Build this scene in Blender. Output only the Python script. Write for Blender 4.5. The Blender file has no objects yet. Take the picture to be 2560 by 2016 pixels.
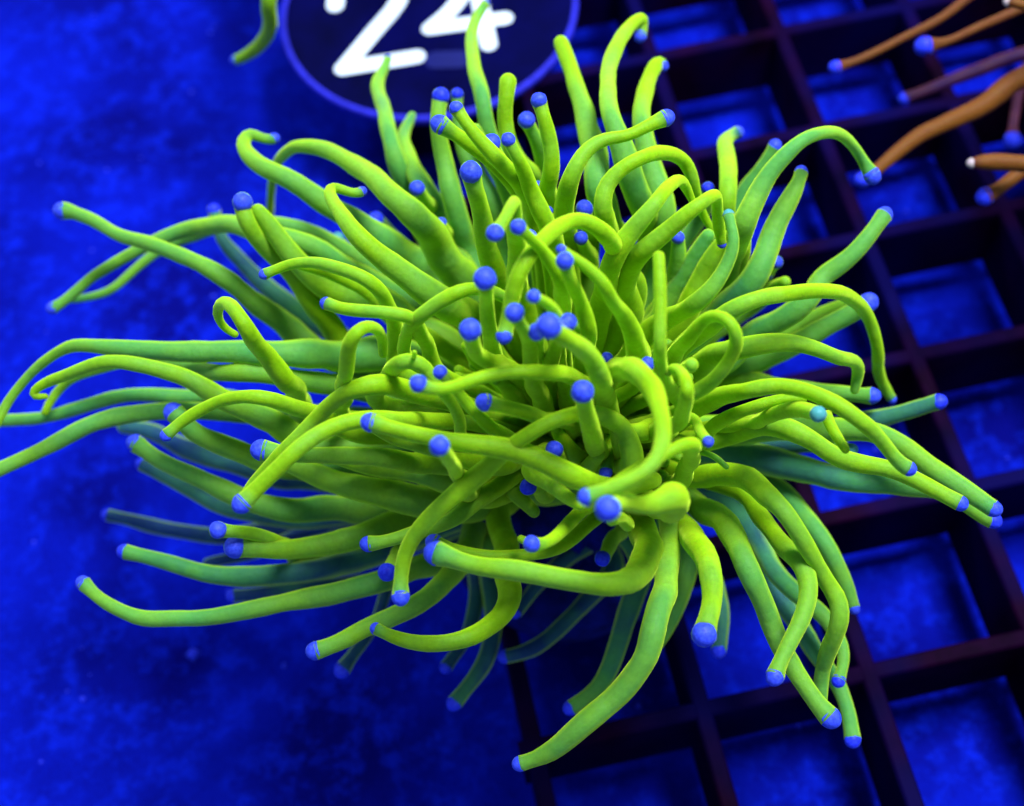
import bpy, bmesh, math, random
from mathutils import Vector, Matrix, noise
random.seed(7)
S = bpy.context.scene
S.unit_settings.system = 'METRIC'
S.unit_settings.scale_length = 0.01          # one unit is one centimetre
# ---------------------------------------------------------------- camera
RV = Vector((0, 0, 0))
CAM_POS = Vector((-0.13869501, -12.50216454, 11.98089652))
FWD = Vector((0.04651731, 0.49862453, -0.86556901)).normalized()
CAM_RIGHT = Vector((0.0, 0.0, 0.0))
FPX = 3500.0                                  # focal length in photograph pixels
ROLL = [[0.97720339, 0.20714652, -0.04651731], [-0.2024035, 0.8428561, -0.49862453], [-0.06408094, 0.49667285, 0.86556901]]
cam_d = bpy.data.cameras.new('camera'); cam = bpy.data.objects.new('camera', cam_d)
S.collection.objects.link(cam); S.camera = cam
cam_d.sensor_width = 36.0; cam_d.lens = FPX / 2560.0 * 36.0
cam_d.clip_start = 0.1; cam_d.clip_end = 400
R3 = Matrix(ROLL)                             # columns: right, up, back
cam.matrix_world = Matrix.Translation(CAM_POS) @ R3.to_4x4()
RIGHT, UP, BACK = R3.col[0].copy(), R3.col[1].copy(), R3.col[2].copy()
FWD = -BACK
cam_d.dof.use_dof = True
cam_d.dof.focus_distance = 9.45
cam_d.dof.aperture_fstop = 0.36
cam_d.dof.aperture_blades = 0
# ---------------------------------------------------------------- world, lamps, exposure
W = bpy.data.worlds.new('World'); S.world = W; W.use_nodes = True
bg = W.node_tree.nodes['Background']
bg.inputs[0].default_value = (0.45, 0.65, 1.0, 1); bg.inputs[1].default_value = 0.55
def area(name, loc, target, size, power, col):
    l = bpy.data.lights.new(name, 'AREA'); l.shape = 'RECTANGLE'; l.size = size[0]; l.size_y = size[1]
    l.energy = power; l.color = col
    o = bpy.data.objects.new(name, l); S.collection.objects.link(o)
    o.location = loc; o.rotation_euler = (Vector(target) - Vector(loc)).to_track_quat('-Z', 'Y').to_euler()
    return o
area('aquarium_lamp_and_fill', (9, -4, 28), (2.5, -5, 0), (9, 7), 16500, (0.78, 0.86, 1.0))
area('aquarium_lamp_and_fill', (-10, 14, 16), (-3, -3, 0), (4, 3), 1800, (0.70, 0.85, 1.0))  # added fill light for the left side, not a real lamp
S.view_settings.view_transform = 'Standard'; S.view_settings.look = 'None'
S.view_settings.exposure = 0.0; S.view_settings.gamma = 1.0
S.render.engine = 'CYCLES'
# ---------------------------------------------------------------- helpers
COL = S.collection
def empty(name, loc=(0, 0, 0)):
    o = bpy.data.objects.new(name, None); COL.objects.link(o); o.location = loc
    o.empty_display_size = 0.3
    return o
def tag(o, label=None, cat=None, group=None, kind=None):
    if label: o['label'] = label
    if cat: o['category'] = cat
    if group: o['group'] = group
    if kind: o['kind'] = kind
    return o
def mesh_obj(name, verts, faces, mat, parent=None, smooth=True, attr=None, along=None):
    me = bpy.data.meshes.new(name); me.from_pydata(verts, [], faces); me.update()
    if smooth: me.polygons.foreach_set('use_smooth', [True] * len(me.polygons))
    if attr is not None:
        a = me.attributes.new('tint', 'FLOAT', 'POINT'); a.data.foreach_set('value', attr)
    if along is not None:
        a = me.attributes.new('along', 'FLOAT', 'POINT'); a.data.foreach_set('value', along)
    if mat: me.materials.append(mat)
    o = bpy.data.objects.new(name, me); COL.objects.link(o)
    if parent:
        o.parent = parent
        o.matrix_parent_inverse = Matrix.Translation(-parent.matrix_world_loc) if hasattr(parent, 'matrix_world_loc') else Matrix.Identity(4)
    return o
def ray(px, py):
    return (FWD + RIGHT * ((px - 1280) / FPX) - UP * ((py - 1008) / FPX))
def at_z(px, py, z):                          # the point of the place at height z that the photo shows at this pixel
    d = ray(px, py); t = (z - CAM_POS.z) / d.z
    return CAM_POS + d * t, t                 # t is the depth along the view axis
# ---------------------------------------------------------------- materials
def new_mat(name):
    m = bpy.data.materials.new(name); m.use_nodes = True
    nt = m.node_tree; b = nt.nodes['Principled BSDF']
    return m, nt, b
def N(nt, t, **kw):
    n = nt.nodes.new(t)
    for k, v in kw.items(): setattr(n, k, v)
    return n
def mixcol(nt, f, a, b):
    n = N(nt, 'ShaderNodeMix', data_type='RGBA')
    if isinstance(f, (int, float)): n.inputs[0].default_value = f
    else: nt.links.new(f, n.inputs[0])
    for i, c in ((6, a), (7, b)):
        if isinstance(c, tuple): n.inputs[i].default_value = c + (1,) if len(c) == 3 else c
        else: nt.links.new(c, n.inputs[i])
    return n.outputs[2]
def noise_tex(nt, scale, detail=4, rough=0.6, coord='Object'):
    tc = N(nt, 'ShaderNodeTexCoord'); n = N(nt, 'ShaderNodeTexNoise')
    n.inputs['Scale'].default_value = scale; n.inputs['Detail'].default_value = detail
    n.inputs['Roughness'].default_value = rough
    nt.links.new(tc.outputs[coord], n.inputs['Vector']); return n
def ramp(nt, src, lo, hi):
    r = N(nt, 'ShaderNodeMapRange'); r.inputs[1].default_value = lo; r.inputs[2].default_value = hi
    nt.links.new(src, r.inputs[0]); return r.outputs[0]
def bump(nt, b, src, strength, dist):
    n = N(nt, 'ShaderNodeBump'); n.inputs['Strength'].default_value = strength
    n.inputs['Distance'].default_value = dist
    nt.links.new(src, n.inputs['Height']); nt.links.new(n.outputs[0], b.inputs['Normal'])
def flesh(name, c_yel, c_teal, c_deep, c_skin, sheen_col, sheen=0.6):
    m, nt, b = new_mat(name)
    at = N(nt, 'ShaderNodeAttribute', attribute_name='tint')
    n1 = noise_tex(nt, 1.6, 3); n2 = noise_tex(nt, 26, 6, 0.75)
    add = N(nt, 'ShaderNodeMath', operation='ADD'); nt.links.new(at.outputs['Fac'], add.inputs[0])
    s = N(nt, 'ShaderNodeMath', operation='MULTIPLY_ADD'); nt.links.new(n1.outputs[0], s.inputs[0])
    s.inputs[1].default_value = 0.9; s.inputs[2].default_value = -0.45
    nt.links.new(s.outputs[0], add.inputs[1]); add.use_clamp = True
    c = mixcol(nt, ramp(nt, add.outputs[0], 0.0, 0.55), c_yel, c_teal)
    c = mixcol(nt, ramp(nt, add.outputs[0], 0.5, 1.0), c, c_deep)  # blue fade of low, dimly lit tentacles painted into the colour
    # thin skin over a bluish translucent core; its rim glow painted into the colour
    lw = N(nt, 'ShaderNodeLayerWeight'); lw.inputs[0].default_value = 0.5
    ed = ramp(nt, lw.outputs['Facing'], 0.32, 0.94)
    ew = N(nt, 'ShaderNodeMath', operation='MULTIPLY'); nt.links.new(ed, ew.inputs[0]); ew.inputs[1].default_value = 0.8
    c = mixcol(nt, ew.outputs[0], c, c_skin)
    dark = mixcol(nt, 0.5, c, (0.0, 0.0, 0.0))
    f = ramp(nt, n2.outputs[0], 0.62, 0.25)
    sc = N(nt, 'ShaderNodeMath', operation='MULTIPLY'); nt.links.new(f, sc.inputs[0]); sc.inputs[1].default_value = 0.42
    c2 = mixcol(nt, sc.outputs[0], c, dark)
    nt.links.new(c2, b.inputs['Base Color'])
    b.inputs['Roughness'].default_value = 0.62
    b.inputs['Specular IOR Level'].default_value = 0.18
    b.inputs['Sheen Weight'].default_value = sheen
    b.inputs['Sheen Roughness'].default_value = 0.28
    b.inputs['Sheen Tint'].default_value = sheen_col + (1,)
    b.inputs['Subsurface Weight'].default_value = 0.75
    b.inputs['Subsurface Radius'].default_value = (0.5, 1.0, 0.1)
    b.inputs['Subsurface Scale'].default_value = 0.12
    nb = noise_tex(nt, 9, 4)
    al = N(nt, 'ShaderNodeAttribute', attribute_name='along'); cx = N(nt, 'ShaderNodeCombineXYZ')
    nt.links.new(al.outputs['Fac'], cx.inputs[0])
    rg = N(nt, 'ShaderNodeTexNoise'); rg.inputs['Scale'].default_value = 11; rg.inputs['Detail'].default_value = 3
    nt.links.new(cx.outputs[0], rg.inputs['Vector'])                # soft rings round each tentacle
    sm = N(nt, 'ShaderNodeMath', operation='MULTIPLY_ADD'); nt.links.new(rg.outputs[0], sm.inputs[0])
    sm.inputs[1].default_value = 0.6; nt.links.new(nb.outputs[0], sm.inputs[2])
    bump(nt, b, sm.outputs[0], 0.5, 0.022)
    return m
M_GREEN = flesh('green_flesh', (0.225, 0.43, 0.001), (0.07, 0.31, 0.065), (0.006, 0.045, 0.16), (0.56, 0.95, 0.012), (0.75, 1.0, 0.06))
M_ORANGE = flesh('orange_flesh', (0.19, 0.06, 0.004), (0.12, 0.025, 0.012), (0.03, 0.003, 0.05), (0.12, 0.025, 0.02), (0.7, 0.25, 0.1), 0.1)
def tip_mat(name, c1, c2):
    m, nt, b = new_mat(name)
    n2 = noise_tex(nt, 45, 3); f = ramp(nt, n2.outputs[0], 0.35, 0.7)
    nt.links.new(mixcol(nt, f, c1, c2), b.inputs['Base Color'])
    b.inputs['Roughness'].default_value = 0.5; b.inputs['Specular IOR Level'].default_value = 0.2
    b.inputs['Sheen Weight'].default_value = 0.3; b.inputs['Sheen Tint'].default_value = (0.3, 0.4, 1, 1)
    b.inputs['Sheen Roughness'].default_value = 0.3
    bump(nt, b, n2.outputs[0], 0.3, 0.01)
    return m
M_TIP = tip_mat('blue_tip', (0.025, 0.045, 0.62), (0.055, 0.10, 0.88))
M_TIPD = tip_mat('deep_blue_tip', (0.012, 0.02, 0.70), (0.03, 0.06, 0.9))
M_TIPT = tip_mat('teal_tip', (0.05, 0.28, 0.25), (0.09, 0.35, 0.35))
M_TIPP = tip_mat('pale_tip', (0.5, 0.35, 0.4), (0.6, 0.5, 0.4))
def plain(name, col, rough=0.5, spec=0.3, nscale=8, namt=0.4, bumpd=0.01):
    m, nt, b = new_mat(name); n = noise_tex(nt, nscale, 5)
    f = ramp(nt, n.outputs[0], 0.3, 0.7)
    dk = tuple(c * (1 - namt) for c in col)
    nt.links.new(mixcol(nt, f, dk, col), b.inputs['Base Color'])
    b.inputs['Roughness'].default_value = rough; b.inputs['Specular IOR Level'].default_value = spec
    bump(nt, b, n.outputs[0], 0.3, bumpd)
    return m
M_RACK = plain('purple_black_plastic', (0.011, 0.0004, 0.014), 0.65, 0.02, 2.5, 0.8)
M_SKEL = plain('coral_skeleton', (0.003, 0.008, 0.20), 0.9, 0.1, 6, 0.7, 0.05)
M_DISC = plain('dark_blue_plastic', (0.0006, 0.0008, 0.055), 0.6, 0.03, 1.2, 0.7)
M_RIM = plain('violet_rim_plastic', (0.04, 0.04, 0.75), 0.6, 0.1, 12, 0.45)
M_WHITE = plain('white_numeral_ink', (0.86, 0.93, 0.98), 0.5, 0.3, 8, 0.0)
M_PATCH = plain('painted_reflection_blue', (0.001, 0.003, 0.13), 0.5, 0.3, 3, 0.4)  # blue of the reflection painted on the disc
def sand_mat():
    m, nt, b = new_mat('blue_lit_sand')
    n1 = noise_tex(nt, 0.55, 3, 0.5); n2 = noise_tex(nt, 3.6, 6, 0.7); n3 = noise_tex(nt, 14, 4, 0.7)
    c = mixcol(nt, ramp(nt, n1.outputs[0], 0.35, 0.65), (0.0004, 0.0012, 0.15), (0.0012, 0.008, 0.43))
    c = mixcol(nt, ramp(nt, n2.outputs[0], 0.48, 0.78), c, (0.0025, 0.020, 0.72))
    f = N(nt, 'ShaderNodeMath', operation='MULTIPLY'); nt.links.new(ramp(nt, n3.outputs[0], 0.5, 0.3), f.inputs[0]); f.inputs[1].default_value = 0.45
    c = mixcol(nt, f.outputs[0], c, (0.0015, 0.001, 0.16))
    nt.links.new(c, b.inputs['Base Color'])
    b.inputs['Roughness'].default_value = 0.9; b.inputs['Specular IOR Level'].default_value = 0.05
    bump(nt, b, n2.outputs[0], 0.6, 0.08)
    return m
M_SAND = sand_mat()
# ---------------------------------------------------------------- setting: sand bed
SAND_Z = -1.25
def build_sand():
    n = 150; x0, x1, y0, y1 = -30, 34, -26, 44; v = []; f = []
    for j in range(n + 1):
        for i in range(n + 1):
            x = x0 + (x1 - x0) * i / n; y = y0 + (y1 - y0) * j / n
            h = 0.16 * noise.noise(Vector((x * 0.5, y * 0.5, 3))) + 0.07 * noise.noise(Vector((x * 1.7, y * 1.7, 9)))
            v.append((x, y, SAND_Z + h))
    for j in range(n):
        for i in range(n):
            a = j * (n + 1) + i; f.append((a, a + 1, a + n + 2, a + n + 1))
    o = mesh_obj('sand', v, f, M_SAND); o['kind'] = 'structure'
    g = []; gf = []                          # loose pale grains
    for k in range(420):
        if k == 0: c, _ = at_z(478, 1630, SAND_Z); r = 0.10
        else:
            c = Vector((random.uniform(-9, 14), random.uniform(-14, 14), 0)); r = random.uniform(0.02, 0.05)
        z = SAND_Z + 0.16 * noise.noise(Vector((c.x * 0.5, c.y * 0.5, 3))) + 0.07 * noise.noise(Vector((c.x * 1.7, c.y * 1.7, 9)))
        b0 = len(g)
        for p in ((1, 0, 0), (0, 1, 0), (-1, 0, 0), (0, -1, 0), (0, 0, 0.8), (0, 0, -0.6)):
            g.append((c.x + p[0] * r * random.uniform(.7, 1.2), c.y + p[1] * r * random.uniform(.7, 1.2), z + p[2] * r))
        for q in ((0, 1, 4), (1, 2, 4), (2, 3, 4), (3, 0, 4), (1, 0, 5), (2, 1, 5), (3, 2, 5), (0, 3, 5)):
            gf.append(tuple(b0 + t for t in q))
    o = mesh_obj('sand_grains', g, gf, plain('pale_grain', (0.03, 0.05, 0.95), 0.8, 0.1))
    tag(o, 'loose pale grains scattered over the blue sand', 'grains', kind='stuff')
build_sand()
# ---------------------------------------------------------------- egg-crate rack
PITCH = 1.5; RH = 0.82
def rack_tone():                             # some of the plastic is bluer, some redder
    nt = M_RACK.node_tree; b = nt.nodes['Principled BSDF']; src = b.inputs['Base Color'].links[0].from_socket
    n = noise_tex(nt, 0.5, 2)
    nt.links.new(mixcol(nt, ramp(nt, n.outputs[0], 0.42, 0.62), src, (0.002, 0.001, 0.045)), b.inputs['Base Color'])
rack_tone()
def bar(name, p0, p1, w, z1, z0, parent):
    d = (Vector(p1) - Vector(p0)).normalized(); s = Vector((-d.y, d.x)); v = []; f = []
    bv = 0.02
    prof = [(-w * 0.62, z0), (-w * 0.5, z1 - bv), (-w * 0.5 + bv, z1), (w * 0.5 - bv, z1), (w * 0.5, z1 - bv), (w * 0.62, z0)]
    n = len(prof)
    for P in (Vector(p0), Vector(p1)):
        for a, z in prof: v.append((P.x + s.x * a, P.y + s.y * a, z))
    for i in range(n): f.append((i, (i + 1) % n, n + (i + 1) % n, n + i))
    f.append(tuple(range(n - 1, -1, -1))); f.append(tuple(range(n, 2 * n)))
    return mesh_obj(name, v, f, M_RACK, parent, smooth=False)
rack = empty('egg_crate_rack')
tag(rack, 'dark purple plastic egg crate grid of square cells under the corals', 'rack')
NX, Y0R, Y1R = 9, -10, 6
for i in range(0, NX + 1):
    bar('long_bar', (i * PITCH, Y0R * PITCH - .1), (i * PITCH, Y1R * PITCH + .1), 0.15, 0.0, -RH, rack)
for j in range(Y0R, Y1R + 1):
    bar('cross_bar', (-0.14, j * PITCH), (NX * PITCH + .14, j * PITCH), 0.15, -0.006, -RH + .006, rack)
# ---------------------------------------------------------------- tentacles
ORG = {'A': (0, 400, 2), 'B': (500, 0, 2), 'C': (1300, 0, 2), 'D': (0, 1000, 2), 'E': (700, 500, 2),
       'F': (1476, 600, 2), 'G': (800, 1162, 2), 'H': (1476, 1100, 2), 'Q': (1560, 0, 2.135)}
def catmull(P, n):
    out = []; Q = [P[0] * 2 - P[1]] + P + [P[-1] * 2 - P[-2]]
    for i in range(1, len(Q) - 2):
        a, b, c, d = Q[i - 1], Q[i], Q[i + 1], Q[i + 2]
        seg = max(2, int(n(b, c)))
        for k in range(seg):
            t = k / seg
            out.append(0.5 * ((2 * b) + (c - a) * t + (2 * a - 5 * b + 4 * c - d) * t * t + (3 * b - a - 3 * c + d) * t ** 3))
    out.append(P[-1]); return out
def lerp_list(vals, u):
    if len(vals) == 1: return vals[0]
    x = u * (len(vals) - 1); i = min(int(x), len(vals) - 2); t = x - i
    t = t * t * (3 - 2 * t) if len(vals) > 2 else t
    return vals[i] * (1 - t) + vals[i + 1] * t
NS = 16
def build_tentacle(P3, Rr, Tt, capR, mat, tipm, parent, seed, facing=0.0):
    """P3 centre line (Vectors), Rr radii, Tt tint: one tube, closed, with a rounded coloured tip as its child"""
    V4 = [Vector((p.x, p.y, p.z, r)) for p, r in zip(P3, Rr)]
    pts = catmull(V4, lambda b, c: (Vector(b[:3]) - Vector(c[:3])).length / 0.055)
    for _ in range(3):                        # soft bends, no elbows
        pts = [pts[0]] + [pts[i - 1] * .25 + pts[i] * .5 + pts[i + 1] * .25 for i in range(1, len(pts) - 1)] + [pts[-1]]
    n = len(pts); L = [0.0]
    for i in range(1, n): L.append(L[-1] + (Vector(pts[i][:3]) - Vector(pts[i - 1][:3])).length)
    tot = max(L[-1], 1e-6)
    C = []; R = []
    for i, p in enumerate(pts):
        c = Vector(p[:3]); r = max(p[3], 0.012); u = L[i] / tot
        k = L[i] * 2.2 + seed * 7.3
        wob = Vector((noise.noise(Vector((k, seed, 0))), noise.noise(Vector((k, seed, 5))), noise.noise(Vector((k, seed, 9)))))
        c += wob * r * 0.42 * math.sin(math.pi * min(1, u * 1.02)) ** .5 if 0 < u < 1 else Vector()
        r *= 1 + 0.10 * noise.noise(Vector((L[i] * 4.5, seed * 3.1, 2))) + 0.035 * noise.noise(Vector((L[i] * 11, seed * 5.1, 4)))
        C.append(c); R.append(r)
    if capR > 0:                              # flare towards the tip
        for i in range(n):
            d = tot - L[i]; s = capR * 1.7
            if d < s * 2.2:
                q = d / s; w = math.exp(-q * q * 1.6)
                R[i] = R[i] * (1 - w) + capR * 1.0 * w
    if capR > 0:                              # the knob sits a little short of the end of the line
        cut = capR * 0.34 * (1 - min(1, facing))
        cut = min(cut, tot * 0.3)
        while n > 3 and tot - L[n - 1] < cut: last = (C.pop(), R.pop()); n -= 1
        if cut > 0:
            f = min(1, max(0.05, (tot - cut - L[n - 1]) / max(L[n] - L[n - 1], 1e-6)))
            C.append(C[-1].lerp(last[0], f)); R.append(last[1]); n += 1
    vs = []; fs = []; tn = []; al = []
    T = [(C[min(i + 1, n - 1)] - C[max(i - 1, 0)]).normalized() for i in range(n)]
    up = Vector((0, 0, 1)) if abs(T[0].z) < .9 else Vector((1, 0, 0))
    nrm = (up - T[0] * up.dot(T[0])).normalized()
    for i in range(n):
        nrm = (nrm - T[i] * nrm.dot(T[i])).normalized(); bn = T[i].cross(nrm)
        for k in range(NS):
            a = 2 * math.pi * k / NS
            rr = R[i] * (1 + 0.03 * noise.noise(Vector((math.cos(a) * 1.2, math.sin(a) * 1.2, L[i] * 6 + seed))))
            vs.append(C[i] + (nrm * math.cos(a) + bn * math.sin(a)) * rr)
        tv = lerp_list(Tt, L[i] / tot)
        if capR > 0: tv += max(0, 0.42 - tv) * math.exp(-((tot - L[i]) / (capR * 1.4)) ** 2)
        tn += [tv] * NS; al += [L[i] + seed * 5] * NS
    for i in range(n - 1):
        for k in range(NS):
            a = i * NS + k; b = i * NS + (k + 1) % NS; fs.append((a, b, b + NS, a + NS))
    fs.append(tuple(range(NS - 1, -1, -1)))
    end = n - 1
    rend = R[-1]; Te = T[-1]
    if capR > 0:                              # small rolled lip that holds the tip
        for rr_, dd in ((rend * 0.95, rend * 0.05), (rend * 0.7, -rend * 0.05)):
            for k in range(NS):
                a = 2 * math.pi * k / NS
                vs.append(C[-1] + Te * dd + (nrm * math.cos(a) + bn * math.sin(a)) * rr_)
            tn += [Tt[-1]] * NS
            for k in range(NS):
                a = end * NS + k; b = end * NS + (k + 1) % NS; fs.append((a, b, b + NS, a + NS))
            end += 1
    else:
        for ang in (25, 50, 72):
            rr_ = rend * math.cos(math.radians(ang)); dd = rend * math.sin(math.radians(ang))
            for k in range(NS):
                a = 2 * math.pi * k / NS
                vs.append(C[-1] + Te * dd + (nrm * math.cos(a) + bn * math.sin(a)) * rr_)
            tn += [Tt[-1]] * NS
            for k in range(NS):
                a = end * NS + k; b = end * NS + (k + 1) % NS; fs.append((a, b, b + NS, a + NS))
            end += 1
    fs.append(tuple(end * NS + k for k in range(NS)))
    al += [tot + seed * 5] * (len(vs) - len(al))
    o = mesh_obj('tentacle', vs, fs, mat, parent, attr=tn, along=al)
    if capR > 0:                              # the tip: a domed knob seated in the lip
        cv = []; cf = []; NR = 9
        for j in range(NR):
            th = math.radians(-28 + 118 * j / (NR - 1))
            for k in range(NS):
                a = 2 * math.pi * k / NS
                nn = 1 + 0.09 * noise.noise(Vector((math.cos(a) * 1.3, math.sin(a) * 1.3, th * 1.5 + seed)))
                r_ = rend * 0.985 * max(math.cos(th), 0.02) * (nn if th > 0 else 1)
                cv.append(C[-1] + Te * (rend * (1.12 - 0.12 * min(1, facing)) * math.sin(th)) + (nrm * math.cos(a) + bn * math.sin(a)) * r_)
        for j in range(NR - 1):
            for k in range(NS):
                a = j * NS + k; b = j * NS + (k + 1) % NS; cf.append((a, b, b + NS, a + NS))
        cf.append(tuple(range(NS - 1, -1, -1))); cf.append(tuple((NR - 1) * NS + k for k in range(NS)))
        mesh_obj('tip', cv, cf, tipm, o)
    return o
CORE = at_z(1410, 1060, 2.0)[0]
count = [0]
def T(path, w, z, cap=0, t=None, root=1, face=0, tip=None, mat=None, parent=None, core=None):
    """path base -> tip in photograph pixels, w widths, z heights above the rack, cap = tip size"""
    parent = parent or coral; pts = []; key = None
    for tok in path.split():
        if tok in ORG: key = tok; continue
        x, y = map(float, tok.split(',')); ox, oy, sc = ORG[key]
        pts.append((ox + x / sc, oy + y / sc))
    sc = ORG[key][2]
    z = [q if q < 2.5 else 2.5 + (q - 2.5) * 0.8 for q in z]      # the head is a flattish dome
    if root and len(z) > 1 and parent is coral: z[0] -= 0.35
    L = [0]
    for a, b in zip(pts, pts[1:]): L.append(L[-1] + math.hypot(a[0] - b[0], a[1] - b[1]))
    P3 = []; Rr = []
    w = list(w) if isinstance(w, (tuple, list)) else [w]; z = list(z) if isinstance(z, (tuple, list)) else [z]
    for i, (x, y) in enumerate(pts):
        u = L[i] / L[-1]
        zz = lerp_list(z, u)
        ww = w[i] if len(w) == len(pts) else lerp_list(w, u)
        p, dep = at_z(x, y, zz); P3.append(p); Rr.append(ww / sc / 2 * dep / FPX)
    dep = at_z(pts[-1][0], pts[-1][1], z[-1])[1]
    capR = cap * 1.10 / sc / 2 * dep / FPX
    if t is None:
        zm = sum(z) / len(z); t = max(0, min(0.75, (3.9 - zm) * 0.28))  # lower tentacles get more of the painted blue fade
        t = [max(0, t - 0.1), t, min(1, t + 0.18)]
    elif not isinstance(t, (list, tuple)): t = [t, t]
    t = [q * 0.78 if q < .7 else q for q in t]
    if face and cap:                          # the last stretch turns up towards the viewer's side
        tow = (CAM_POS - P3[-1]).normalized(); b = P3[-1]
        P3[-1] = b + tow * capR * 0.2
        P3.insert(-1, b - tow * capR * 1.3 * face); Rr.insert(-1, Rr[-1])
    if root:
        cpt = core or CORE; a = P3[0]; c = cpt + (a - cpt) * 0.25; c.z = min(a.z - 0.5, cpt.z + 0.2) if a.z > cpt.z else a.z
        mid = a.lerp(c, 0.5) + Vector((0, 0, 0.0))
        if (a - c).length > 0.3:
            P3 = [c, mid] + P3; Rr = [Rr[0] * 1.1, Rr[0] * 1.05] + Rr
    count[0] += 1
    tm = {'t': M_TIPT, 'd': M_TIPD, 'p': M_TIPP}.get(tip) or (M_TIPD if (sum(t) / len(t)) > .45 else M_TIP)
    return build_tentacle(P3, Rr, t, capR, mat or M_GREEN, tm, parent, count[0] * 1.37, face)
coral = empty('torch_coral')
tag(coral, 'bright green torch coral with long wavy tentacles and blue tips, filling the centre', 'coral')
# --- left side
T('A 1620,960 1480,860 1330,750 1190,640 1050,560 900,480 740,415 580,375 460,300 330,252 300,256', (130, 125, 112, 98, 88, 80, 75, 66, 66, 66, 62), (2.6, 3.2, 3.0), 84)
T('A 2060,720 1850,600 1650,480 1430,395 1200,335 1000,330 850,370 700,450 550,530 450,590 380,660 290,730 255,745', (120, 115, 105, 105, 95, 85, 72, 62, 58, 55, 52, 50, 45), (2.8, 3.4, 2.6, 2.2), 58, t=(.3, .5, .4))
T('A 1900,560 1700,440 1500,345 1300,315 1100,340 900,400 780,470 680,540 600,620 520,670 400,695 340,700', (90, 85, 80, 75, 60, 55, 50, 46, 46, 44, 40, 34), (2.4, 2.7, 2.0, 1.8), 0, t=.5)
T('A 1800,960 1700,880 1560,800 1420,700 1300,600 1200,500 1100,390 1085,310 1070,250', (110, 110, 100, 95, 85, 72, 62, 58, 55), (1.5, 1.6, 2.0), 62, t=.75, face=.5)
T('A 1760,960 1680,860 1560,720 1480,590 1360,470 1270,380 1225,280 1213,212', (120, 120, 110, 105, 100, 92, 85, 80), (2.8, 3.2, 4.0), 92, t=(0, 0, .1), face=1)
T('A 2050,800 1880,690 1650,640 1530,560 1440,450 1350,330 1290,255', (150, 150, 135, 118, 105, 95, 74), (3.0, 3.9), 0, t=(.1, .25, .1))
T('A 1990,800 1880,690 1750,610 1600,550 1500,530', (90, 80, 70, 60, 40), (3.6, 4.0), 0, t=0)
T('B 1180,1400 1050,1290 900,1190 700,1060 550,960 420,890 300,830 220,755 205,700 260,662 290,690 350,703 378,690', (150, 150, 135, 112, 105, 98, 92, 78, 66, 60, 46, 46, 44), (2.8, 3.2, 3.6, 3.4), 52, t=(.4, .5, .15))
T('B 1330,1420 1180,1230 1050,1050 900,915 780,825 640,755 500,728 420,770 385,830 360,920 348,1090', (175, 165, 140, 115, 100, 84, 66, 56, 48, 42, 38), (3.2, 4.1, 3.6, 1.6), 0, t=(.15, .35, .1))
T('B 1450,1680 1330,1580 1200,1490 1050,1390 900,1290 780,1180 700,1070 650,985 645,942 690,940 740,965 790,968 815,955', (190, 175, 150, 130, 115, 98, 78, 64, 54, 48, 44, 44, 42), (3.3, 4.2, 4.6, 4.3), 48, t=(.0, .3, .1))
T('A 1975,1050 1980,950 1975,850 1945,740 1905,660 1840,600 1720,548 1580,512 1450,518 1380,548 1315,575', (95, 90, 85, 76, 72, 70, 68, 62, 56, 50, 44), (4.0, 5.0, 4.8), 52, t=0)
T('E 785,850 740,740 690,640 640,580 500,560 300,542 225,516', (85, 80, 78, 70, 66, 64, 58), (4.4, 5.3, 5.2), 62, t=0)
T('A 1560,1360 1500,1200 1420,1090 1330,980 1240,850 1170,745 1125,702 1085,735 1088,800 1130,850 1175,872', (115, 112, 106, 98, 86, 76, 66, 52, 44, 40, 36), (2.4, 4.0, 4.9, 4.2), 0, t=(.0, .15, 0))
T('A 2000,990 1750,975 1500,960 1250,970 1000,960 700,948 500,938 380,928 280,970 180,1040 90,1140 20,1240 -20,1330', (190, 165, 140, 124, 112, 90, 76, 64, 56, 52, 50, 46, 42), (3.0, 3.3, 3.4, 2.8), 0, t=(.3, .6, .2))
T('A 1800,1160 1600,1120 1450,1095 1200,1070 1000,1050 800,1010 650,1005 430,1070 330,1115 260,1190 225,1262', (110, 108, 100, 92, 84, 70, 58, 46, 44, 42, 38), (2.9, 3.2, 2.8, 2.2), 0, t=(.25, .4, .1))
T('A 1620,1440 1480,1380 1300,1285 1150,1205 1000,1125 850,1060 700,1022 580,1012 450,1032 340,1072 230,1112 160,1155 165,1190 225,1182', (140, 135, 122, 108, 96, 86, 76, 70, 66, 60, 52, 44, 38, 30), (3.0, 3.4, 3.8, 3.4), 0, t=(.2, .3, .1))
T('A 1400,1250 1150,1190 1000,1180 850,1178 600,1185 450,1225 330,1262 200,1292 60,1302 -40,1305', (90, 80, 75, 72, 68, 68, 66, 62, 62, 60), (2.2, 2.2, 1.9), 0, t=.65)
T('A 1500,1310 1300,1280 1100,1262 900,1262 700,1262 550,1292 400,1350 250,1428 120,1492 -30,1560', (110, 100, 95, 90, 88, 86, 82, 78, 74, 74), (2.4, 2.5, 2.6), 0, t=(.5, .55, .3))
T('A 1620,1570 1500,1545 1350,1520 1200,1460 1050,1400 960,1360 905,1295 862,1255', (120, 115, 110, 105, 98, 92, 88, 82), (2.4, 2.7, 3.2), 98, t=(.2, .45, .3))
T('A 1800,1370 1650,1295 1500,1240 1350,1200 1220,1186 1100,1205 1000,1252 900,1315 825,1382', (100, 92, 84, 76, 70, 64, 62, 58, 50), (3.7, 4.5, 4.2), 60, t=0)
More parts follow.
